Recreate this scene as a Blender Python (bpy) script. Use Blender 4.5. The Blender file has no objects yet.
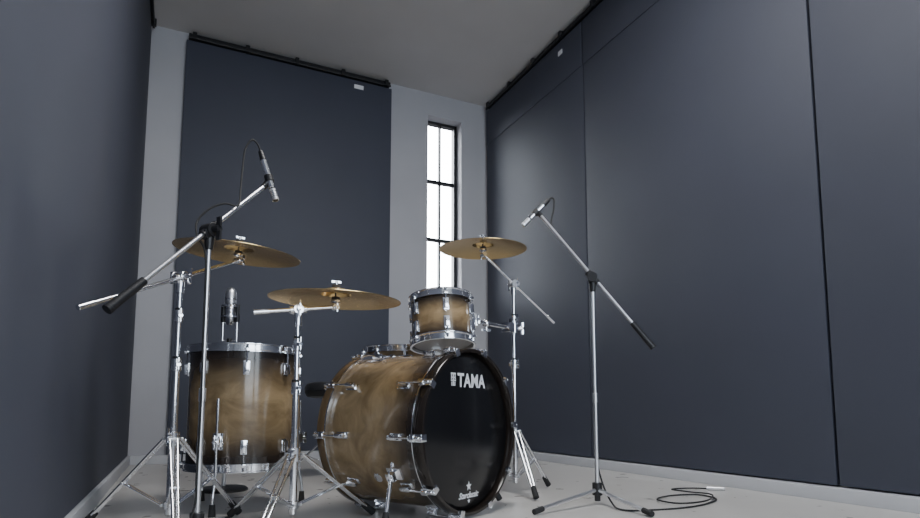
import bpy, bmesh, math
from mathutils import Vector, Matrix

# ------------------------------------------------------------------ frames
# Room axes: +Y runs along the side walls, +X along the back wall, metres.
# The kit is laid out on a grid turned 25.5 deg from the room: (r, f, z).
YAW = math.radians(25.5)
CA, SA = math.cos(YAW), math.sin(YAW)
def K(r, f, z=0.0):
    return Vector((f*SA + r*CA, f*CA - r*SA, z))
def KD(r, f, z=0.0):
    return K(r, f, z)

# ------------------------------------------------------------------ materials
def new_mat(name, color, rough=0.5, metal=0.0, **kw):
    m = bpy.data.materials.new(name); m.use_nodes = True
    p = m.node_tree.nodes['Principled BSDF']
    p.inputs['Base Color'].default_value = (*color, 1)
    p.inputs['Roughness'].default_value = rough
    p.inputs['Metallic'].default_value = metal
    for k, v in kw.items():
        p.inputs[k].default_value = v
    return m

def noise_variation(m, c1, c2, scale=5, bump=0.0, bscale=200, detail=6, rough=None, stretch=None):
    nt = m.node_tree; N = nt.nodes; L = nt.links; p = N['Principled BSDF']
    tc = N.new('ShaderNodeTexCoord'); mp = N.new('ShaderNodeMapping')
    L.new(tc.outputs['Object'], mp.inputs['Vector'])
    if stretch: mp.inputs['Scale'].default_value = stretch
    n = N.new('ShaderNodeTexNoise'); n.inputs['Scale'].default_value = scale
    n.inputs['Detail'].default_value = detail
    L.new(mp.outputs[0], n.inputs['Vector'])
    r = N.new('ShaderNodeValToRGB')
    r.color_ramp.elements[0].position = 0.3; r.color_ramp.elements[1].position = 0.7
    r.color_ramp.elements[0].color = (*c1, 1); r.color_ramp.elements[1].color = (*c2, 1)
    L.new(n.outputs['Fac'], r.inputs['Fac']); L.new(r.outputs[0], p.inputs['Base Color'])
    if bump > 0:
        n2 = N.new('ShaderNodeTexNoise'); n2.inputs['Scale'].default_value = bscale
        n2.inputs['Detail'].default_value = 3
        L.new(tc.outputs['Object'], n2.inputs['Vector'])
        b = N.new('ShaderNodeBump'); b.inputs['Strength'].default_value = bump
        b.inputs['Distance'].default_value = 0.01
        L.new(n2.outputs['Fac'], b.inputs['Height']); L.new(b.outputs[0], p.inputs['Normal'])
    if rough:
        mr = N.new('ShaderNodeMapRange'); mr.inputs['To Min'].default_value = rough[0]; mr.inputs['To Max'].default_value = rough[1]
        L.new(n.outputs['Fac'], mr.inputs['Value']); L.new(mr.outputs[0], p.inputs['Roughness'])
    return m

CHROME = new_mat('chrome', (0.90, 0.91, 0.94), 0.12, 1.0)
STEEL = new_mat('satin_steel', (0.80, 0.81, 0.84), 0.34, 1.0)
BLACKP = new_mat('black_plastic', (0.012, 0.012, 0.014), 0.4)
RUBBER = new_mat('rubber', (0.015, 0.015, 0.016), 0.75)
FELT = new_mat('felt', (0.06, 0.055, 0.05), 0.95)
LACQ = new_mat('dark_stained_hoop', (0.016, 0.012, 0.010), 0.12, 0.0)
LACQ2 = new_mat('brown_stained_hoop', (0.13, 0.085, 0.045), 0.2, 0.0)
HEADB = new_mat('black_drum_head', (0.006, 0.006, 0.007), 0.2)
HEADW = new_mat('coated_drum_head', (0.55, 0.55, 0.53), 0.6)
HEADC = new_mat('smoky_drum_head', (0.22, 0.21, 0.2), 0.3)
WHITE = new_mat('white_print', (0.85, 0.85, 0.87), 0.5)
VINYL = new_mat('black_vinyl', (0.02, 0.02, 0.022), 0.45)
DARKM = new_mat('dark_metal', (0.02, 0.021, 0.024), 0.4, 0.3)
RAILM = new_mat('rail_black', (0.008, 0.008, 0.010), 0.5)
PANEL = noise_variation(new_mat('acoustic_fabric', (0.04, 0.05, 0.07), 0.62), (0.047, 0.052, 0.075), (0.052, 0.058, 0.083), 2.0, 0.12, 500)
WALLM = noise_variation(new_mat('wall_paint', (0.4, 0.4, 0.42), 0.75), (0.42, 0.42, 0.45), (0.45, 0.45, 0.48), 3, 0.05, 250)
CEILM = noise_variation(new_mat('ceiling_paint', (0.3, 0.3, 0.3), 0.8), (0.56, 0.54, 0.53), (0.60, 0.58, 0.57), 2, 0.05, 250)
FLOORM = noise_variation(new_mat('polished_concrete', (0.4, 0.4, 0.4), 0.45), (0.47, 0.455, 0.435), (0.54, 0.525, 0.505), 9, 0.05, 60, 12, (0.22, 0.38))
TRIMM = noise_variation(new_mat('trim_paint', (0.5, 0.5, 0.52), 0.5), (0.50, 0.51, 0.54), (0.54, 0.55, 0.58), 4)
ADDED_GLOW = new_mat('added_diffuser', (0.9, 0.9, 0.9), 0.5)  # glowing face of the added ceiling fixture
ADDED_GLOW.node_tree.nodes['Principled BSDF'].inputs['Emission Color'].default_value = (0.9, 0.95, 1, 1)
ADDED_GLOW.node_tree.nodes['Principled BSDF'].inputs['Emission Strength'].default_value = 1.5

def burst_mat(name, half, lo=0.45, hi=0.98, both=True):
    """Lacquered figured-maple burst: tan in the middle of the shell, dark stain at the edges."""
    m = new_mat(name, (0.4, 0.25, 0.1), 0.22)
    nt = m.node_tree; N = nt.nodes; L = nt.links; p = N['Principled BSDF']
    p.inputs['Coat Weight'].default_value = 0.6; p.inputs['Coat Roughness'].default_value = 0.08
    tc = N.new('ShaderNodeTexCoord'); sp = N.new('ShaderNodeSeparateXYZ')
    L.new(tc.outputs['Object'], sp.inputs[0])
    n = N.new('ShaderNodeTexNoise'); n.inputs['Scale'].default_value = 8; n.inputs['Detail'].default_value = 10
    n.inputs['Roughness'].default_value = 0.62
    n.inputs['Distortion'].default_value = 0.8
    mp = N.new('ShaderNodeMapping'); mp.inputs['Scale'].default_value = (1, 1, 1.6)
    L.new(tc.outputs['Object'], mp.inputs[0]); L.new(mp.outputs[0], n.inputs['Vector'])
    r = N.new('ShaderNodeValToRGB')
    e = r.color_ramp.elements
    e[0].position = 0.28; e[0].color = (0.150, 0.098, 0.048, 1)
    e[1].position = 0.72; e[1].color = (0.40, 0.285, 0.155, 1)
    L.new(n.outputs['Fac'], r.inputs['Fac'])
    d = N.new('ShaderNodeMath'); d.operation = 'DIVIDE'; d.inputs[1].default_value = half
    L.new(sp.outputs['Z'], d.inputs[0])
    src = d
    if both:
        a = N.new('ShaderNodeMath'); a.operation = 'ABSOLUTE'; L.new(d.outputs[0], a.inputs[0]); src = a
    mr = N.new('ShaderNodeMapRange'); mr.interpolation_type = 'SMOOTHSTEP'
    mr.inputs['From Min'].default_value = lo; mr.inputs['From Max'].default_value = hi
    L.new(src.outputs[0], mr.inputs['Value'])
    mx = N.new('ShaderNodeMix'); mx.data_type = 'RGBA'
    L.new(mr.outputs[0], mx.inputs['Factor']); L.new(r.outputs[0], mx.inputs[6])
    mx.inputs[7].default_value = (0.018, 0.012, 0.010, 1)
    L.new(mx.outputs[2], p.inputs['Base Color'])
    return m
BURST_BD = burst_mat('maple_burst_bass', 0.21, 0.0, 0.95, False)
BURST_FT = burst_mat('maple_burst_floor', 0.22, 0.15, 0.95)
BURST_RT = burst_mat('maple_burst_rack', 0.085, 0.1, 1.0)
BURST_SN = burst_mat('maple_burst_snare', 0.07, 0.5, 1.2)

def bronze_mat():
    m = new_mat('cymbal_bronze', (0.62, 0.43, 0.2), 0.26, 1.0)
    nt = m.node_tree; N = nt.nodes; L = nt.links; p = N['Principled BSDF']
    tc = N.new('ShaderNodeTexCoord'); sp = N.new('ShaderNodeSeparateXYZ'); L.new(tc.outputs['Object'], sp.inputs[0])
    cx = N.new('ShaderNodeCombineXYZ'); L.new(sp.outputs['X'], cx.inputs[0]); L.new(sp.outputs['Y'], cx.inputs[1])
    w = N.new('ShaderNodeTexWave'); w.wave_type = 'RINGS'; w.rings_direction = 'SPHERICAL'
    w.inputs['Scale'].default_value = 45; w.inputs['Distortion'].default_value = 0.4
    L.new(cx.outputs[0], w.inputs['Vector'])
    n = N.new('ShaderNodeTexNoise'); n.inputs['Scale'].default_value = 9; L.new(tc.outputs['Object'], n.inputs['Vector'])
    r = N.new('ShaderNodeValToRGB'); r.color_ramp.elements[0].color = (0.80, 0.54, 0.22, 1); r.color_ramp.elements[1].color = (1.0, 0.75, 0.38, 1)
    L.new(n.outputs['Fac'], r.inputs['Fac']); L.new(r.outputs[0], p.inputs['Base Color'])
    b = N.new('ShaderNodeBump'); b.inputs['Strength'].default_value = 0.12; b.inputs['Distance'].default_value = 0.001
    L.new(w.outputs['Fac'], b.inputs['Height']); L.new(b.outputs[0], p.inputs['Normal'])
    return m
BRONZE = bronze_mat()

# ------------------------------------------------------------------ mesh builder
def axis_matrix(origin, axis, ref=None):
    z = Vector(axis).normalized()
    ref = Vector(ref) if ref is not None else (Vector((0, 0, 1)) if abs(z.z) < 0.95 else Vector((1, 0, 0)))
    x = (ref - z*ref.dot(z)).normalized(); y = z.cross(x)
    M = Matrix((x, y, z)).transposed().to_4x4(); M.translation = Vector(origin)
    return M

class B:
    def __init__(s):
        s.v = []; s.f = []; s.mi = []; s.mats = []; s.M = Matrix.Identity(4)
    def idx(s, mat):
        if mat not in s.mats: s.mats.append(mat)
        return s.mats.index(mat)
    def add(s, verts, faces, mat, M=None):
        M = s.M @ M if M is not None else s.M
        o = len(s.v); s.v += [M @ Vector(v) for v in verts]
        k = s.idx(mat)
        for f in faces:
            s.f.append([i+o for i in f]); s.mi.append(k)
    def lathe(s, prof, mat, M=None, seg=32, loop=False):
        n = len(prof); V = []; F = []
        for (r, z) in prof:
            for i in range(seg):
                a = 2*math.pi*i/seg
                V.append((r*math.cos(a), r*math.sin(a), z))
        for j in range(n if loop else n-1):
            k = (j+1) % n
            for i in range(seg):
                i2 = (i+1) % seg
                F.append((j*seg+i, j*seg+i2, k*seg+i2, k*seg+i))
        s.add(V, F, mat, M)
    def tube(s, p1, p2, r, mat, r2=None, seg=16, ch=0.0012):
        p1 = Vector(p1); p2 = Vector(p2); d = p2-p1; L = d.length
        if L < 1e-6: return
        r2 = r if r2 is None else r2; ch = min(ch, L*0.3, r*0.5)
        s.lathe([(0, 0), (r-ch, 0), (r, ch), (r2, L-ch), (r2-ch, L), (0, L)], mat, axis_matrix(p1, d), seg)
    def sweep(s, pts, r, mat, seg=8, sub=8):
        P = [Vector(p) for p in pts]
        if sub > 1:
            Q = []
            E = [P[0]*2-P[1]] + P + [P[-1]*2-P[-2]]
            for i in range(1, len(E)-2):
                a, b, c, d = E[i-1:i+3]
                for k in range(sub):
                    t = k/sub
                    Q.append(0.5*((2*b)+(c-a)*t+(2*a-5*b+4*c-d)*t*t+(3*b-a-3*c+d)*t**3))
            Q.append(P[-1]); P = Q
        V = []; F = []; n = len(P); x = None
        for i, p in enumerate(P):
            t = (P[min(i+1, n-1)]-P[max(i-1, 0)]).normalized()
            if x is None:
                x = t.orthogonal().normalized()
            x = (x-t*x.dot(t)).normalized(); y = t.cross(x)
            for k in range(seg):
                a = 2*math.pi*k/seg; V.append(p+x*r*math.cos(a)+y*r*math.sin(a))
        for i in range(n-1):
            for k in range(seg):
                k2 = (k+1) % seg
                F.append((i*seg+k, i*seg+k2, (i+1)*seg+k2, (i+1)*seg+k))
        F.append(list(range(seg))[::-1]); F.append([(n-1)*seg+k for k in range(seg)])
        s.add(V, F, mat)
    def box(s, c, size, mat, M=None, bev=0.0):
        bm = bmesh.new(); bmesh.ops.create_cube(bm, size=1)
        for v in bm.verts: v.co = Vector((v.co.x*size[0], v.co.y*size[1], v.co.z*size[2]))
        if bev > 0: bmesh.ops.bevel(bm, geom=bm.edges[:], offset=bev, segments=2, affect='EDGES', profile=0.7)
        for v in bm.verts: v.co += Vector(c)
        bm.verts.index_update()
        s.add([v.co.copy() for v in bm.verts], [[v.index for v in f.verts] for f in bm.faces], mat, M); bm.free()
    def ball(s, c, r, mat, seg=16, sc=(1, 1, 1), M=None):
        n = seg//2
        prof = [(r*math.sin(math.pi*i/n), -r*math.cos(math.pi*i/n)) for i in range(n+1)]
        T = Matrix.Translation(Vector(c)) @ Matrix.Diagonal((*sc, 1))
        s.lathe(prof, mat, (M @ T) if M is not None else T, seg)
    def wing(s, c, axis, mat=None, size=0.02):
        mat = mat or CHROME
        M = axis_matrix(c, axis)
        s.lathe([(0, 0), (size*.35, 0), (size*.3, size*.7), (0, size*.7)], mat, M, 12)
        s.box((size*.6, 0, size*.6), (size*.9, size*.22, size*.55), mat, M, size*.08)
        s.box((-size*.6, 0, size*.6), (size*.9, size*.22, size*.55), mat, M, size*.08)
    def finish(s, name, O=None, origin=None, parent=None):
        if O is None:
            O = Matrix.Translation(Vector(origin)) if origin is not None else Matrix.Identity(4)
        inv = O.inverted()
        me = bpy.data.meshes.new(name)
        me.from_pydata([inv @ v for v in s.v], [], s.f)
        for m in s.mats: me.materials.append(m)
        me.polygons.foreach_set('material_index', s.mi)
        bm = bmesh.new(); bm.from_mesh(me)
        bmesh.ops.remove_doubles(bm, verts=bm.verts, dist=1e-5)
        bmesh.ops.dissolve_degenerate(bm, edges=bm.edges, dist=1e-6)
        bmesh.ops.recalc_face_normals(bm, faces=bm.faces)
        for f in bm.faces: f.smooth = True
        bm.to_mesh(me); bm.free()
        me.set_sharp_from_angle(angle=math.radians(38))
        ob = bpy.data.objects.new(name, me); bpy.context.collection.objects.link(ob)
        if parent is not None:
            ob.parent = parent
            ob.matrix_local = parent.matrix_basis.inverted() @ O
        else:
            ob.matrix_basis = O
        return ob

# ------------------------------------------------------------------ room
XL, XR, YB, YF, H = -0.33, 2.57, 4.75, -2.0, 3.24
T = 0.2
def slab(name, x0, x1, y0, y1, z0, z1, mat, bev=0.0):
    b = B(); b.box(((x0+x1)/2, (y0+y1)/2, (z0+z1)/2), (x1-x0, y1-y0, z1-z0), mat, None, bev)
    return b.finish(name, origin=((x0+x1)/2, (y0+y1)/2, z0))
slab('floor', XL-T, XR+T, YF-T, YB+T, -0.1, 0, FLOORM)
slab('ceiling', XL-T, XR+T, YF-T, YB+T, H, H+0.1, CEILM)
slab('wall_left', XL-T, XL, YF-T, YB+T, 0, H, WALLM)
slab('wall_right', XR, XR+T, YF-T, YB+T, 0, H, WALLM)
WX0, WX1, WZ0, WZ1 = 1.945, 2.280, 1.40, 3.03
b = B()
def bx(b, x0, x1, y0, y1, z0, z1, mat, bev=0.0):
    b.box(((x0+x1)/2, (y0+y1)/2, (z0+z1)/2), (x1-x0, y1-y0, z1-z0), mat, None, bev)
bx(b, XL, WX0, YB, YB+T, 0, H, WALLM); bx(b, WX1, XR, YB, YB+T, 0, H, WALLM)
bx(b, WX0, WX1, YB, YB+T, 0, WZ0, WALLM); bx(b, WX0, WX1, YB, YB+T, WZ1, H, WALLM)
b.finish('wall_back')
# made-up window and blind in the unseen wall, added to hold a fill light
FX0, FX1, FZ0, FZ1 = -0.05, 2.3, 0.5, 2.9
b = B()
bx(b, XL, FX0, YF-T, YF, 0, H, WALLM); bx(b, FX1, XR, YF-T, YF, 0, H, WALLM)
bx(b, FX0, FX1, YF-T, YF, 0, FZ0, WALLM); bx(b, FX0, FX1, YF-T, YF, FZ1, H, WALLM)
b.finish('wall_front')
b = B()
for x in (FX0+.02, (FX0+FX1)/2, FX1-.02): bx(b, x-.02, x+.02, YF-.13, YF-.08, FZ0, FZ1, DARKM)
for z in (FZ0+.02, (FZ0+FZ1)/2, FZ1-.02): bx(b, FX0, FX1, YF-.13, YF-.08, z-.02, z+.02, DARKM)
ADDED_BLIND = new_mat('added_blind_fabric', (.25, .26, .28), .8)
bx(b, FX0+.01, FX1-.01, YF-.17, YF-.16, FZ0+.01, FZ1-.01, ADDED_BLIND)
b.finish('added_rear_window', origin=(1.1, YF-.1, FZ0))
# window frame set back in the reveal
b = B(); yw0, yw1 = YB+0.10, YB+0.15; fw = 0.024
bx(b, WX0, WX0+fw, yw0, yw1, WZ0, WZ1, DARKM); bx(b, WX1-fw, WX1, yw0, yw1, WZ0, WZ1, DARKM)
bx(b, WX0, WX1, yw0, yw1, WZ1-fw, WZ1, DARKM); bx(b, WX0, WX1, yw0, yw1, WZ0, WZ0+fw, DARKM)
xm = (WX0+WX1)/2
bx(b, xm-.009, xm+.009, yw0+.01, yw1-.005, WZ0, WZ1, DARKM)
for z in (1.915, 2.46): bx(b, WX0, WX1, yw0+.008, yw1-.004, z-.013, z+.013, DARKM)
bx(b, WX0+fw, WX0+fw+.010, yw0-.008, yw1, WZ0+fw, WZ1-fw, DARKM)
bx(b, WX1-fw-.010, WX1-fw, yw0-.008, yw1, WZ0+fw, WZ1-fw, DARKM)
b.finish('window_1', origin=(xm, yw0, WZ0))

# baseboards
slab('baseboard_right', XR-0.10, XR, YF, YB, 0, 0.055, TRIMM, 0.004)
slab('baseboard_left', XL, XL+0.065, YF, YB, 0, 0.06, TRIMM, 0.004)
slab('baseboard_back', XL+.065, XR-.10, YB-0.06, YB, 0, 0.06, TRIMM, 0.004)

# acoustic panels
PZ0, PZ1 = 0.062, 3.165
def wall_panel(name, x0, x1, y0, y1, top_strip=None):
    b = B(); bx(b, x0, x1, y0, y1, PZ0, PZ1, PANEL, 0.008)
    if top_strip:  # upper strip stands slightly proud of the panel
        fx0, fx1, fy0, fy1 = top_strip
        bx(b, fx0, fx1, fy0, fy1, 2.83, PZ1-.005, PANEL, 0.003)
    return b
ys = [4.705, 3.245, 1.605, -0.035, -1.675]
for i in range(4):
    y1, y0 = ys[i]-.006, ys[i+1]+.006
    b = wall_panel('p', XR-.05, XR-.002, y0, y1, (XR-.056, XR-.04, y0+.004, y1-.004))
    if i == 0:
        bx(b, XR-.060, XR-.055, 3.48, 3.53, 3.05, 3.085, WHITE)
    b.finish('acoustic_panel', origin=(XR-.03, (y0+y1)/2, PZ0))
for (y0, y1) in ((-1.95, 1.0), (1.01, 4.70)):
    b = wall_panel('p', XL+.002, XL+.05, y0, y1)
    b.finish('acoustic_panel', origin=(XL+.03, (y0+y1)/2, PZ0))
b = wall_panel('p', -0.045, 1.585, YB-.045, YB-.002)
bx(b, 1.25, 1.33, YB-.049, YB-.044, 3.09, 3.125, WHITE)
b.finish('acoustic_panel', origin=(0.77, YB-.03, PZ0))

# curtain-style hanging rails
def rail(name, p0, p1, inward):
    b = B(); p0 = Vector(p0); p1 = Vector(p1); d = p1-p0; L = d.length; d.normalize(); w = Vector(inward)
    M = axis_matrix(p0, d, (0, 0, 1))
    b.box((0, 0, L/2), (0.032, 0.045, L), RAILM, M, 0.003)
    b.tube(p0+w*.03+Vector((0, 0, -.022)), p1+w*.03+Vector((0, 0, -.022)), 0.009, RAILM, seg=10)
    n = max(2, int(L/0.38))
    for i in range(n+1):
        q = p0 + d*(0.04+(L-.08)*i/n)
        b.box((0, 0, 0), (0.05, 0.075, 0.03), RAILM, axis_matrix(q+w*.01+Vector((0, 0, -.006)), d, (0, 0, 1)), 0.004)
    return b.finish(name, origin=p0)
rail('curtain_rail', (-0.03, YB-.03, 3.20), (1.57, YB-.03, 3.20), (0, -1, 0))
rail('curtain_rail', (XR-.035, YF+.05, 3.20), (XR-.035, YB-.07, 3.20), (-1, 0, 0))
rail('curtain_rail', (XL+.035, YF+.05, 3.20), (XL+.035, YB-.07, 3.20), (1, 0, 0))

# ------------------------------------------------------------------ drum parts
def drum(b, M, r, half, nl, shell, top, bottom, a0=0.0, lugs=True):
    b.lathe([(r, -half), (r, half), (r-.007, half), (r-.007, -half)], shell, M, 96, loop=True)
    b.lathe([(0, half+.004), (r*.96, half+.004), (r+.001, half-.002)], top, M, 64)
    b.lathe([(0, -half-.004), (r*.96, -half-.004), (r+.001, -half+.002)], bottom, M, 64)
    for sgn in (1, -1):
        pr = [(r+.002, half-.014), (r+.012, half-.014), (r+.012, half-.010), (r+.005, half-.008), (r+.005, half+.012),
              (r+.011, half+.014), (r+.011, half+.017), (r+.002, half+.017)]
        b.lathe([(x, z*sgn) for x, z in pr], CHROME, M, 96, loop=True)
    for i in range(nl):
        a = a0+2*math.pi*i/nl; c, s_ = math.cos(a), math.sin(a)
        for sgn in (1, -1):
            R = M @ Matrix.Rotation(a, 4, 'Z')
            if lugs:
                zc = sgn*max(half-.075, half*.42)
                b.box((r+.009, 0, zc), (.020, .018, .040), CHROME, R, .005)
                b.box((r+.003, 0, zc), (.008, .024, .052), CHROME, R, .003)
                b.tube(R @ Vector((r+.012, 0, zc)), R @ Vector((r+.012, 0, sgn*(half+.006))), .0032, CHROME, seg=8)
                b.box((r+.012, 0, sgn*(half-.008)), (.018, .017, .012), CHROME, R, .002)
                b.tube(R @ Vector((r+.012, 0, sgn*(half-.004))), R @ Vector((r+.012, 0, sgn*(half+.012))), .005, CHROME, seg=8)

# ---- bass drum
n = KD(0.82, -0.57).normalized()
bdc = K(-0.153, 2.284, 0.304)
xa = Vector((0, 0, 1)).cross(n)
BM = Matrix((xa, Vector((0, 0, 1)), n)).transposed().to_4x4(); BM.translation = bdc
b = B(); R_, hf = 0.279, 0.212
b.lathe([(R_, -hf), (R_, hf), (R_-.008, hf), (R_-.008, -hf)], BURST_BD, BM, 128, loop=True)
for sgn, hm, hoopm in ((1, HEADB, LACQ), (-1, HEADC, LACQ2)):
    b.lathe([(0, sgn*(hf+.012)), (R_-.014, sgn*(hf+.012)), (R_-.002, sgn*(hf+.004)), (R_+.003, sgn*(hf-.004))], hm, BM, 128)
    b.lathe([(R_+.002, sgn*(hf-.0125)), (R_+.0165, sgn*(hf-.0125)), (R_+.0170, sgn*(hf-.008)), (R_+.002, sgn*(hf-.008))], CHROME, BM, 128, loop=True)
    b.lathe([(R_+.003, sgn*(hf-.008)), (R_+.014, sgn*(hf-.008)), (R_+.0165, sgn*(hf-.004)), (R_+.0165, sgn*(hf+.029)), (R_+.014, sgn*(hf+.033)), (R_+.005, sgn*(hf+.033)), (R_+.003, sgn*(hf+.030))], hoopm, BM, 128, loop=True)
    for i in range(10):
        a = math.radians(180+3+36*i)
        Rm = BM @ Matrix.Rotation(a, 4, 'Z')
        z = lambda q: sgn*q
        # claw hook
        b.box((R_+.021, 0, z(hf+.012)), (.009, .026, .050), CHROME, Rm, .003)
        b.box((R_+.012, 0, z(hf+.036)), (.024, .024, .006), CHROME, Rm, .002)
        b.box((R_+.004, 0, z(hf+.031)), (.006, .020, .012), CHROME, Rm, .002)
        b.box((R_+.026, 0, z(hf-.002)), (.016, .018, .024), CHROME, Rm, .004)
        # rod, key and lug
        b.tube(Rm @ Vector((R_+.026, 0, z(hf-.10))), Rm @ Vector((R_+.026, 0, z(hf+.040))), .0036, CHROME, seg=10)
        b.tube(Rm @ Vector((R_+.026, 0, z(hf+.008))), Rm @ Vector((R_+.026, 0, z(hf+.030))), .0065, CHROME, seg=10)
        b.box((R_+.014, 0, z(hf-.088)), (.028, .017, .042), CHROME, Rm, .006)
        b.box((R_+.003, 0, z(hf-.088)), (.008, .024, .054), CHROME, Rm, .003)
# spurs
for sx in (-1, 1):
    a = math.radians(-90+sx*62)
    Rm = BM @ Matrix.Rotation(a, 4, 'Z')
    b.box((R_+.008, 0, .10), (.018, .045, .060), CHROME, Rm, .006)
    b.box((R_+.028, 0, .10), (.030, .030, .034), CHROME, Rm, .006)
    p0 = Rm @ Vector((R_+.034, 0, .10))
    outd = (BM.to_3x3() @ Vector((sx*1.0, 0, 0.55))).normalized()
    foot = Vector((p0.x, p0.y, 0.012)) + outd*0.085
    up = (p0-foot).normalized()
    b.tube(foot+up*.03, p0+up*.055, .0075, CHROME)
    b.tube(foot, foot+up*.045, .0125, RUBBER, r2=.011)
    b.wing(p0+outd*.016, outd, size=.022)
# air vent badge
Rm = BM @ Matrix.Rotation(math.radians(215), 4, 'Z')
b.tube(Rm @ Vector((R_-.001, 0, 0.0)), Rm @ Vector((R_+.002, 0, 0.0)), .018, CHROME, seg=24)
bass = b.finish('bass_drum', O=BM)

def text_mesh(name, body, M, width, mat, parent, off=0.0, shear=0.0, spacing=1.0, hscale=None):
    cu = bpy.data.curves.new(name, 'FONT'); cu.body = body; cu.align_x = 'CENTER'; cu.align_y = 'CENTER'
    cu.extrude = 0.002; cu.offset = off; cu.shear = shear; cu.space_character = spacing
    tmp = bpy.data.objects.new('tmp', cu); bpy.context.collection.objects.link(tmp)
    dg = bpy.context.evaluated_depsgraph_get()
    me = bpy.data.meshes.new_from_object(tmp.evaluated_get(dg))
    bpy.data.objects.remove(tmp)
    xs = [v.co.x for v in me.vertices]; yy = [v.co.y for v in me.vertices]
    s = width/(max(xs)-min(xs)); cx = (max(xs)+min(xs))/2; cy = (max(yy)+min(yy))/2
    sy = s if hscale is None else hscale/(max(yy)-min(yy))
    for v in me.vertices: v.co = Vector(((v.co.x-cx)*s, (v.co.y-cy)*sy, v.co.z*.2))
    me.materials.clear(); me.materials.append(mat); me.name = name
    ob = bpy.data.objects.new(name, me); bpy.context.collection.objects.link(ob)
    ob.parent = parent; ob.matrix_local = M
    return ob
zt = hf+.0128
text_mesh('logo_lettering', 'TAMA', Matrix.Translation((.020, .180, zt)), .180, WHITE, bass, off=.028, spacing=1.06, hscale=.050)
text_mesh('series_lettering', 'Starclassic', Matrix.Translation((.0, -.226, zt)), .125, WHITE, bass, off=.02, shear=.4)
# emblem: star shapes, small flat meshes
def star(b, M, r1, r2, n=5, mat=WHITE):
    V = [(0, 0, 0)]; F = []
    for i in range(2*n):
        r = r1 if i % 2 == 0 else r2; a = math.pi/2+math.pi*i/n
        V.append((r*math.cos(a), r*math.sin(a), 0))
    for i in range(2*n): F.append((0, 1+i, 1+(i+1) % (2*n)))
    b.add(V, F, mat, M)
b = B()
star(b, BM @ Matrix.Translation((.0, -.196, zt)), .018, .007)
star(b, BM @ Matrix.Translation((-.0, -.247, zt)), .009, .004)
E = BM @ Matrix.Translation((-.096, .180, zt))
for (x, y, w, h_) in ((0, .021, .030, .006), (0, .008, .024, .005), (0, -.003, .030, .005), (0, -.002, .006, .040), (-.011, .010, .005, .018), (.011, .010, .005, .018), (-.009, -.015, .005, .014), (.009, -.015, .005, .014)):
    b.box((x, y, 0), (w, h_, .0006), WHITE, E)
b.finish('emblem', O=BM, parent=bass)

# ---- rack tom
ax = KD(-0.06, 0.16, 1.0).normalized()
TM = axis_matrix(K(-0.078, 2.50, 0.748), ax, KD(1, 0, 0))
b = B(); drum(b, TM, 0.127, 0.092, 6, BURST_RT, HEADW, HEADC, a0=math.radians(40))
b.box((.140, .01, .0), (.022, .05, .055), CHROME, TM, .005)
b.box((.155, .01, .0), (.014, .034, .034), CHROME, TM, .004)
b.wing(TM @ Vector((.155, -.01, .0)), TM.to_3x3() @ Vector((0, -1, 0)), size=.02)
b.tube(TM @ Vector((0.02, -.1245, 0.02)), TM @ Vector((0.02, -.1285, 0.02)), .012, CHROME, seg=20)
b.finish('rack_tom', O=TM)

# ---- floor tom
FM = axis_matrix(K(-0.872, 2.40, 0.388), (0, 0, 1), KD(1, 0, 0))
b = B(); drum(b, FM, 0.203, 0.222, 8, BURST_FT, HEADW, HEADC, a0=math.radians(-68))
for ad in (-92, 28, 148):
    Rm = FM @ Matrix.Rotation(math.radians(ad), 4, 'Z')
    b.box((.212, 0, -.125), (.016, .040, .062), CHROME, Rm, .005)
    b.box((.226, 0, -.125), (.026, .026, .040), CHROME, Rm, .006)
    b.wing(Rm @ Vector((.238, 0, -.125)), Rm.to_3x3() @ Vector((1, 0, 0)), size=.022)
    b.sweep([Rm @ Vector(p) for p in ((.229, 0, .03), (.229, 0, -.12), (.229, 0, -.24), (.236, 0, -.29), (.243, 0, -.33), (.243, 0, -.370))], .0052, CHROME, 12, 5)
    b.tube(Rm @ Vector((.243, 0, -.388)), Rm @ Vector((.243, 0, -.345)), .013, RUBBER, r2=.010)
b.finish('floor_tom', O=FM)

# ---- tripod
def tripod(b, base, hub, rad, angs, zl=0.075, pr=0.0125):
    """base: world xy point, hub: height of upper collar, angs: kit-grid angles in degrees."""
    base = Vector((base.x, base.y, 0))
    b.tube(base+Vector((0, 0, hub-.022)), base+Vector((0, 0, hub+.022)), pr+.008, CHROME)
    b.tube(base+Vector((0, 0, zl-.012)), base+Vector((0, 0, zl+.012)), pr+.006, CHROME)
    b.tube(base+Vector((0, 0, zl-.03)), base+Vector((0, 0, hub+.05)), pr, CHROME)
    b.wing(base+KD(0, -(pr+.008))+Vector((0, 0, hub+.012)), KD(0, -1), size=.022)
    for ad in angs:
        a = math.radians(ad); d = KD(math.cos(a), math.sin(a)); t = Vector((-d.y, d.x, 0))
        top = base+d*(pr+.012)+Vector((0, 0, hub)); foot = base+d*rad+Vector((0, 0, .016))
        mid = top.lerp(foot, .52); low = base+d*(pr+.010)+Vector((0, 0, zl))
        u = (foot-top).normalized()
        for s_ in (-1, 1):
            b.tube(top+t*.011*s_, foot+t*.006*s_-u*.02, .0052, CHROME, seg=10)
            b.tube(low+t*.007*s_, mid+t*.007*s_, .0038, CHROME, seg=8)
        b.tube(top-t*.016, top+t*.016, .005, STEEL, seg=8); b.tube(mid-t*.014, mid+t*.014, .005, STEEL, seg=8)
        b.tube(low-t*.012, low+t*.012, .005, STEEL, seg=8)
        b.tube(foot-u*.05, foot+u*.005, .011, RUBBER, r2=.013)

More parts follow.
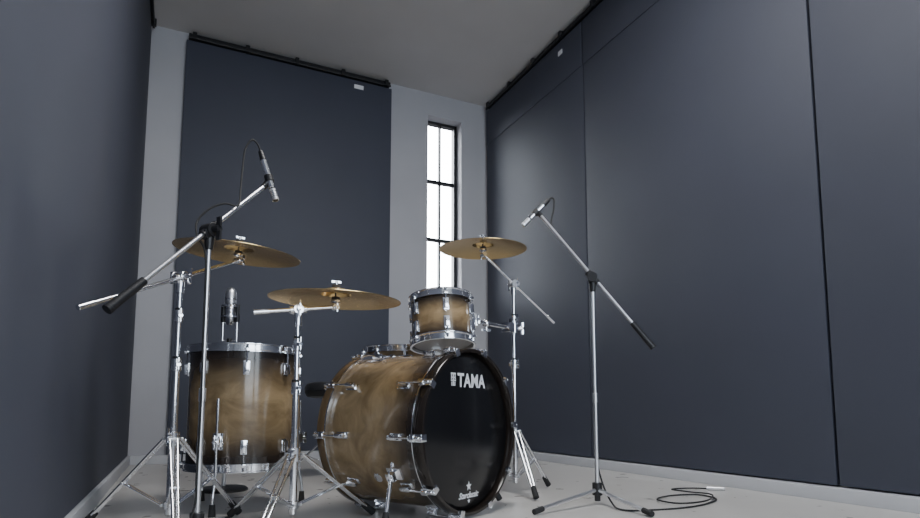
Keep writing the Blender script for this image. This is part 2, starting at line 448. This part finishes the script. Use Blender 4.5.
def memory_collar(b, base, z, r):
    p = Vector((base.x, base.y, z))
    b.tube(p-Vector((0, 0, .02)), p+Vector((0, 0, .02)), r, CHROME)
    b.tube(p+Vector((0, 0, .012)), p+Vector((0, 0, .028)), r-.002, BLACKP)
    b.wing(p+KD(.6, -.8).normalized()*r, KD(.6, -.8), size=.022)
    b.box((0, 0, 0), (.02, .012, .022), CHROME, axis_matrix(p-KD(.6, -.8).normalized()*(r+.004), KD(.6, -.8)), .002)

def cymbal_stand(base, hub, rad, angs, tail, tip, cym, tilt, extra=None):
    b = B(); base = Vector((base.x, base.y, 0))
    tripod(b, base, hub, rad, angs)
    d = (tip-tail).normalized()
    # joint height on the boom line above the pole
    s_ = ((base-tail).to_2d().dot(d.to_2d()))/d.to_2d().length_squared
    j = tail+d*s_; zj = j.z
    zm = hub+(zj-hub)*.45
    b.tube(base+Vector((0, 0, hub)), base+Vector((0, 0, zm)), .0115, CHROME)
    memory_collar(b, base, zm, .0165)
    b.tube(base+Vector((0, 0, zm)), base+Vector((0, 0, zj-.03)), .0085, CHROME)
    memory_collar(b, base, zm+(zj-zm)*.55, .014)
    side = d.cross(Vector((0, 0, 1))).normalized()
    J = base+Vector((0, 0, zj))
    b.tube(J-Vector((0, 0, .055)), J-Vector((0, 0, .012)), .013, CHROME)
    b.tube(J-side*.02, J+side*.02, .017, CHROME, seg=20)
    b.tube(J-side*.024, J-side*.018, .019, STEEL, seg=20)
    b.tube(J-d*.028, J+d*.028, .0135, CHROME)
    b.wing(J+side*.022, side, size=.026); b.wing(J-side*.026, -side, size=.02)
    b.tube(tail, tip, .0068, CHROME)
    b.tube(tail-d*.003, tail+d*.05, .0085, CHROME)
    # tilter
    b.tube(tip-side*.014, tip+side*.014, .012, CHROME, seg=20)
    b.wing(tip+side*.014, side, size=.02)
    up = tilt
    b.tube(tip, cym+up*.055, .0035, CHROME, seg=10)
    b.tube(cym-up*.022, cym-up*.014, .017, CHROME)
    b.tube(cym-up*.014, cym+up*.012, .004, BLACKP)
    b.tube(cym-up*.014, cym-up*.003, .014, FELT)
    b.tube(cym+up*.026, cym+up*.038, .014, FELT)
    b.wing(cym+up*.039, up, size=.016)
    if extra: extra(b)
    return b.finish('cymbal_stand', origin=base)

def cymbal(name, c, up, r, bell=.06, rise=.022, bow=.020):
    M = axis_matrix(c, up, KD(1, 0, 0)); b = B()
    prof = [(.006, bow+rise)]
    for i in range(1, 9):
        t = i/8; prof.append((.006+(bell-.006)*t, bow+rise*math.sqrt(max(0, 1-t*t))*1.0 if t < 1 else bow))
    for i in range(1, 25):
        t = i/24; prof.append((bell+(r-bell)*t, bow*(1-t**1.5)))
    th = .0016
    prof = [(x, z-bow) for x, z in prof]
    lower = [(x if k else x, z-th) for k, (x, z) in enumerate(prof)][::-1]
    b.lathe(prof+lower, BRONZE, M, 128, loop=True)
    return b.finish(name, O=M)

upA = KD(.09, -.03, 1).normalized()
cA = K(-0.838, 2.20, 0.980)
cymbal('crash_cymbal', cA+upA*.006, upA, .228, .055)
cymbal_stand(K(-.930, 1.944), .285, .27, (180, 60, 300), K(-1.04, 1.60, .657), K(-.838, 2.20, .940), cA, upA)

upB = KD(.03, -.02, 1).normalized()
cB = K(-0.424, 2.00, 0.765)
cymbal('ride_cymbal', cB+upB*.006, upB, .222, .055)
cymbal_stand(K(-.538, 1.952), .235, .32, (146, 46, 268), K(-.664, 1.895, .692), K(-.424, 2.0, .727), cB, upB)

upC = KD(0.0, -.02, 1).normalized()
cC = K(0.107, 2.70, 1.135)
cymbal('crash_cymbal', cC+upC*.006, upC, .203, .05)
def tom_arm(b):
    P = K(.254, 2.78, .76)
    b.tube(P-Vector((0, 0, .022)), P+Vector((0, 0, .022)), .020, CHROME)
    b.box((0, 0, 0), (.045, .05, .04), CHROME, axis_matrix(P+KD(-.03, -.03), KD(.6, .6)), .006)
    b.wing(P+KD(.022, 0), KD(1, 0), size=.028)
    q = K(.116, 2.60, .757)
    b.tube(P, q, .0095, CHROME)
    b.ball(q, .018, CHROME)
    b.tube(q, TM @ Vector((.158, .012, .0)), .0075, CHROME)
    b.wing(q+Vector((0, 0, -.016)), (0, 0, -1), size=.022)
cymbal_stand(K(.254, 2.78), .28, .25, (285, 165, 45), K(.459, 2.87, .803), K(.110, 2.70, 1.096), cC, upC, tom_arm)

# ---- snare drum on its stand
SM = axis_matrix(K(-.29, 2.95, .602), (0, 0, 1), KD(1, 0, 0))
b = B(); drum(b, SM, .178, .065, 8, BURST_SN, HEADW, HEADC, a0=.2); b.finish('snare_drum', O=SM)
b = B(); base = K(-.29, 2.95)
tripod(b, base, .20, .24, (90, 210, 330), zl=.06)
b.tube(base+Vector((0, 0, .2)), base+Vector((0, 0, .46)), .010, CHROME)
memory_collar(b, base, .34, .0155)
b.ball(base+Vector((0, 0, .47)), .022, CHROME)
for ad in (30, 150, 270):
    a = math.radians(ad); d = KD(math.cos(a), math.sin(a))
    b.sweep([base+Vector((0, 0, .47)), base+d*.10+Vector((0, 0, .480)), base+d*.19+Vector((0, 0, .498)), base+d*.203+Vector((0, 0, .515)), base+d*.203+Vector((0, 0, .54))], .006, CHROME, 10, 5)
    b.tube(base+d*.203+Vector((0, 0, .495)), base+d*.203+Vector((0, 0, .546)), .0095, RUBBER)
b.finish('snare_stand', origin=base)

# ---- drum throne
b = B(); base = K(-.72, 3.40)
Mt = Matrix.Translation(base)
b.lathe([(0, .445), (.12, .445), (.150, .452), (.162, .475), (.162, .505), (.150, .524), (.11, .534), (0, .530)], VINYL, Mt, 64)
b.lathe([(.155, .478), (.1655, .482), (.1655, .487), (.155, .491)], BLACKP, Mt, 64, loop=True)
b.box((base.x, base.y, .436), (.11, .11, .02), DARKM, None, .003)
tripod(b, base, .24, .25, (200, 320, 80), pr=.015)
b.tube(base+Vector((0, 0, .24)), base+Vector((0, 0, .43)), .0125, CHROME)
memory_collar(b, base, .31, .019)
b.finish('drum_throne', origin=base)

# ---- microphone boom stands
def mic_stand(b, base, zj, tail, tip, feet, hubz=.055, rad=.33, jointmat=None):
    base = Vector((base.x, base.y, 0)); V = lambda z: base+Vector((0, 0, z))
    b.tube(V(hubz-.02), V(hubz+.03), .020, BLACKP); b.tube(V(.012), V(hubz), .012, BLACKP)
    for ad, rr in feet:
        a = math.radians(ad); d = KD(math.cos(a), math.sin(a))
        b.tube(V(hubz)+d*.015, base+d*(rr-.03)+Vector((0, 0, .017)), .0078, STEEL, seg=12)
        b.tube(base+d*(rr-.05)+Vector((0, 0, .0185)), base+d*rr+Vector((0, 0, .0115)), .0105, RUBBER, seg=12)
    zm = zj*.46
    b.tube(V(hubz), V(zm), .0085, STEEL)
    b.tube(V(zm-.02), V(zm+.02), .0105, STEEL)
    b.tube(V(zm), V(zj-.03), .0068, STEEL)
    d = (tip-tail).normalized(); side = d.cross(Vector((0, 0, 1))).normalized()
    J = V(zj)
    b.tube(V(zj-.06), V(zj-.012), .0115, BLACKP, r2=.016)
    b.tube(J-side*.022, J+side*.022, .021, BLACKP, seg=20)
    b.tube(J-d*.032, J+d*.032, .015, BLACKP)
    b.box((0, 0, 0), (.028, .03, .05), BLACKP, axis_matrix(J, d), .005)
    b.wing(J+side*.022, side, BLACKP, .034)
    b.tube(tail+d*.10, tip, .0070, STEEL)
    b.tube(tail, tail+d*.13, .0135, BLACKP, r2=.0115)
    b.tube(tail-d*.004, tail+d*.008, .0145, BLACKP)
    b.tube(tip-d*.008, tip+d*.018, .010, BLACKP)

def pencil_mic(b, rear, front):
    d = (front-rear).normalized(); L = (front-rear).length
    b.tube(rear, rear+d*.035, .0085, BLACKP, r2=.0105)
    b.tube(rear+d*.035, rear+d*(L-.045), .0108, CHROME, seg=24)
    b.tube(rear+d*(L-.045), rear+d*(L-.041), .0098, BLACKP, seg=24)
    b.tube(rear+d*(L-.041), front, .0112, STEEL, seg=24)
    for k in range(4):
        q = rear+d*(L-.032+k*.006); b.tube(q, q+d*.0025, .0116, BLACKP, seg=24)
    b.tube(front-d*.001, front+d*.001, .009, DARKM, seg=20)

# left overhead
tail, tip = K(-.90, 1.50, .635), K(-.655, 1.925, 1.125)
base = K(-.757, 1.75)
b = B(); mic_stand(b, base, .918, tail, tip, ((95, .30), (215, .30), (335, .30)))
mr, mf = K(-.676, 1.935, 1.250), K(-.616, 1.925, 1.075)
pencil_mic(b, mr, mf)
mc = mr.lerp(mf, .56)
b.tube(tip, mc, .009, BLACKP); b.tube(mc-(mf-mr).normalized()*.012, mc+(mf-mr).normalized()*.012, .0145, BLACKP, seg=20)
off = KD(0, -.012)
b.sweep([mr, K(-.686, 1.93, 1.275), K(-.702, 1.92, 1.284), K(-.718, 1.91, 1.25), K(-.720, 1.90, 1.20), K(-.716, 1.88, 1.13), K(-.710, 1.86, 1.085),
         K(-.700, 1.83, 1.02)+off, K(-.735, 1.80, 1.02), K(-.775, 1.78, .995), K(-.800, 1.76, .95), K(-.79, 1.74, .90), K(-.765, 1.735, .86), K(-.752, 1.736, .80)+off,
         K(-.758, 1.740, .6), K(-.755, 1.740, .4), K(-.758, 1.738, .2), K(-.76, 1.73, .09), K(-.79, 1.66, .006), K(-.85, 1.45, .005), K(-.83, 1.2, .005)], .0031, RUBBER, 8, 8)
b.finish('microphone_stand', origin=base)

# right overhead
tail, tip = K(.784, 2.40, .631), K(.3466, 2.50, 1.219)
base = K(.556, 2.452)
b = B(); mic_stand(b, base, .930, tail, tip, ((222, .39), (292, .33), (75, .33)))
mr, mf = K(.386, 2.50, 1.286), K(.272, 2.50, 1.170)
pencil_mic(b, mr, mf)
mc = mr.lerp(mf, .5)
b.tube(tip, mc, .009, BLACKP); b.tube(mc-(mf-mr).normalized()*.012, mc+(mf-mr).normalized()*.012, .0145, BLACKP, seg=20)
b.sweep([mr, K(.396, 2.50, 1.294), K(.408, 2.50, 1.284), K(.405, 2.50, 1.24), K(.395, 2.50, 1.17), K(.435, 2.49, 1.105), K(.49, 2.475, 1.03), K(.535, 2.465, .965), K(.560, 2.475, .90), K(.557, 2.466, .80),
         K(.558, 2.463, .6), K(.557, 2.463, .4), K(.558, 2.463, .2), K(.575, 2.45, .09), K(.590, 2.36, .02), K(.610, 2.28, .005),
         K(.731, 2.28, .005), K(.88, 2.34, .005), K(1.0, 2.44, .005), K(1.08, 2.56, .005), K(1.05, 2.68, .005), K(.92, 2.65, .005), K(.82, 2.52, .008), K(.863, 2.39, .012), K(1.0, 2.46, .012),
         K(1.10, 2.65, .010), K(1.05, 2.77, .005), K(1.00, 2.86, .005), K(1.10, 2.90, .005), K(1.17, 2.86, .008)], .0034, RUBBER, 8, 8)
b.tube(K(1.165, 2.862, .010), K(1.24, 2.83, .010), .0095, STEEL)
b.finish('microphone_stand', origin=base)

# ---- studio microphone behind the floor tom
b = B(); base = K(-1.114, 2.85)
V = lambda z: base+Vector((0, 0, z))
b.lathe([(0, 0), (.11, 0), (.11, .008), (.10, .016), (.02, .022), (0, .022)], DARKM, Matrix.Translation(base), 48)
b.tube(V(.02), V(.42), .010, STEEL); b.tube(V(.39), V(.45), .014, BLACKP); b.tube(V(.42), V(.70), .0075, STEEL)
b.tube(V(.69), V(.72), .013, BLACKP)
sd = KD(1, 0)
b.tube(V(.705)-sd*.036, V(.705)+sd*.036, .007, CHROME)
for s_ in (-1, 1):
    b.tube(V(.705)+sd*.034*s_, V(.86)+sd*.034*s_, .0062, CHROME)
    b.tube(V(.80)+sd*.034*s_, V(.885)+sd*.034*s_, .011, DARKM)
    b.tube(V(.845)+sd*.034*s_, V(.845)+sd*.020*s_, .006, CHROME)
Mc = Matrix.Translation(V(0))
for z in (.825, .875):
    b.lathe([(.036, z-.004), (.041, z-.004), (.041, z+.004), (.036, z+.004)], CHROME, Mc, 40, loop=True)
b.lathe([(0, .785), (.014, .785), (.024, .80), (.025, .88), (.022, .885), (.022, .89)], CHROME, Mc, 32)
b.lathe([(.022, .89), (.026, .892), (.026, .935), (.022, .955), (.012, .968), (0, .972)], STEEL, Mc, 32)
b.lathe([(.0265, .91), (.028, .91), (.028, .914), (.0265, .914)], CHROME, Mc, 32, loop=True)
b.finish('studio_microphone', origin=base)

# ------------------------------------------------------------------ added lights
def added_ceiling_lamp(x, y, sx, sy, power, col):  # invented fixture above the view, added to light the kit
    b = B()
    bx(b, x-sx/2-.03, x+sx/2+.03, y-sy/2-.03, y+sy/2+.03, H-.06, H, DARKM, .004)
    bx(b, x-sx/2, x+sx/2, y-sy/2, y+sy/2, H-.066, H-.058, ADDED_GLOW)
    ob = b.finish('added_ceiling_light', origin=(x, y, H))
    l = bpy.data.lights.new('added_ceiling_area', 'AREA'); l.shape = 'RECTANGLE'; l.size = sx; l.size_y = sy
    l.energy = power; l.color = col
    o = bpy.data.objects.new('added_key_area', l); bpy.context.collection.objects.link(o)
    o.parent = ob; o.location = (0, 0, -.075)
    return ob
added_ceiling_lamp(0.95, 1.5, 1.0, 1.0, 72, (1.0, .98, .96))

# soft fill from behind the camera, added in the made-up window opening
l = bpy.data.lights.new('added_fill_area', 'AREA'); l.shape = 'RECTANGLE'; l.size = FX1-FX0; l.size_y = FZ1-FZ0; l.energy = 112; l.color = (.80, .90, 1)
o = bpy.data.objects.new('added_rear_fill', l); bpy.context.collection.objects.link(o)
o.location = ((FX0+FX1)/2, YF-.05, (FZ0+FZ1)/2); o.rotation_euler = (math.radians(90), 0, 0)

# overcast sky above the horizon, dark ground below it
w = bpy.data.worlds.new('sky'); bpy.context.scene.world = w; w.use_nodes = True
N = w.node_tree.nodes; L = w.node_tree.links
bg = N['Background']; bg.inputs[1].default_value = 22
tc = N.new('ShaderNodeTexCoord'); sp = N.new('ShaderNodeSeparateXYZ'); L.new(tc.outputs['Generated'], sp.inputs[0])
rp = N.new('ShaderNodeValToRGB')
rp.color_ramp.elements[0].position = 0.0; rp.color_ramp.elements[0].color = (.03, .03, .032, 1)
rp.color_ramp.elements[1].position = 0.12; rp.color_ramp.elements[1].color = (.90, .95, 1, 1)
L.new(sp.outputs['Z'], rp.inputs['Fac']); L.new(rp.outputs[0], bg.inputs[0])

# ------------------------------------------------------------------ camera
cam = bpy.data.cameras.new('camera'); cam.sensor_width = 36; cam.lens = 594/920*36; cam.shift_y = 89/920; cam.clip_start = .02
co = bpy.data.objects.new('camera', cam); bpy.context.collection.objects.link(co)
co.location = (0, 0, .38); co.rotation_euler = (math.radians(90+5.9), 0, -YAW)
bpy.context.scene.camera = co
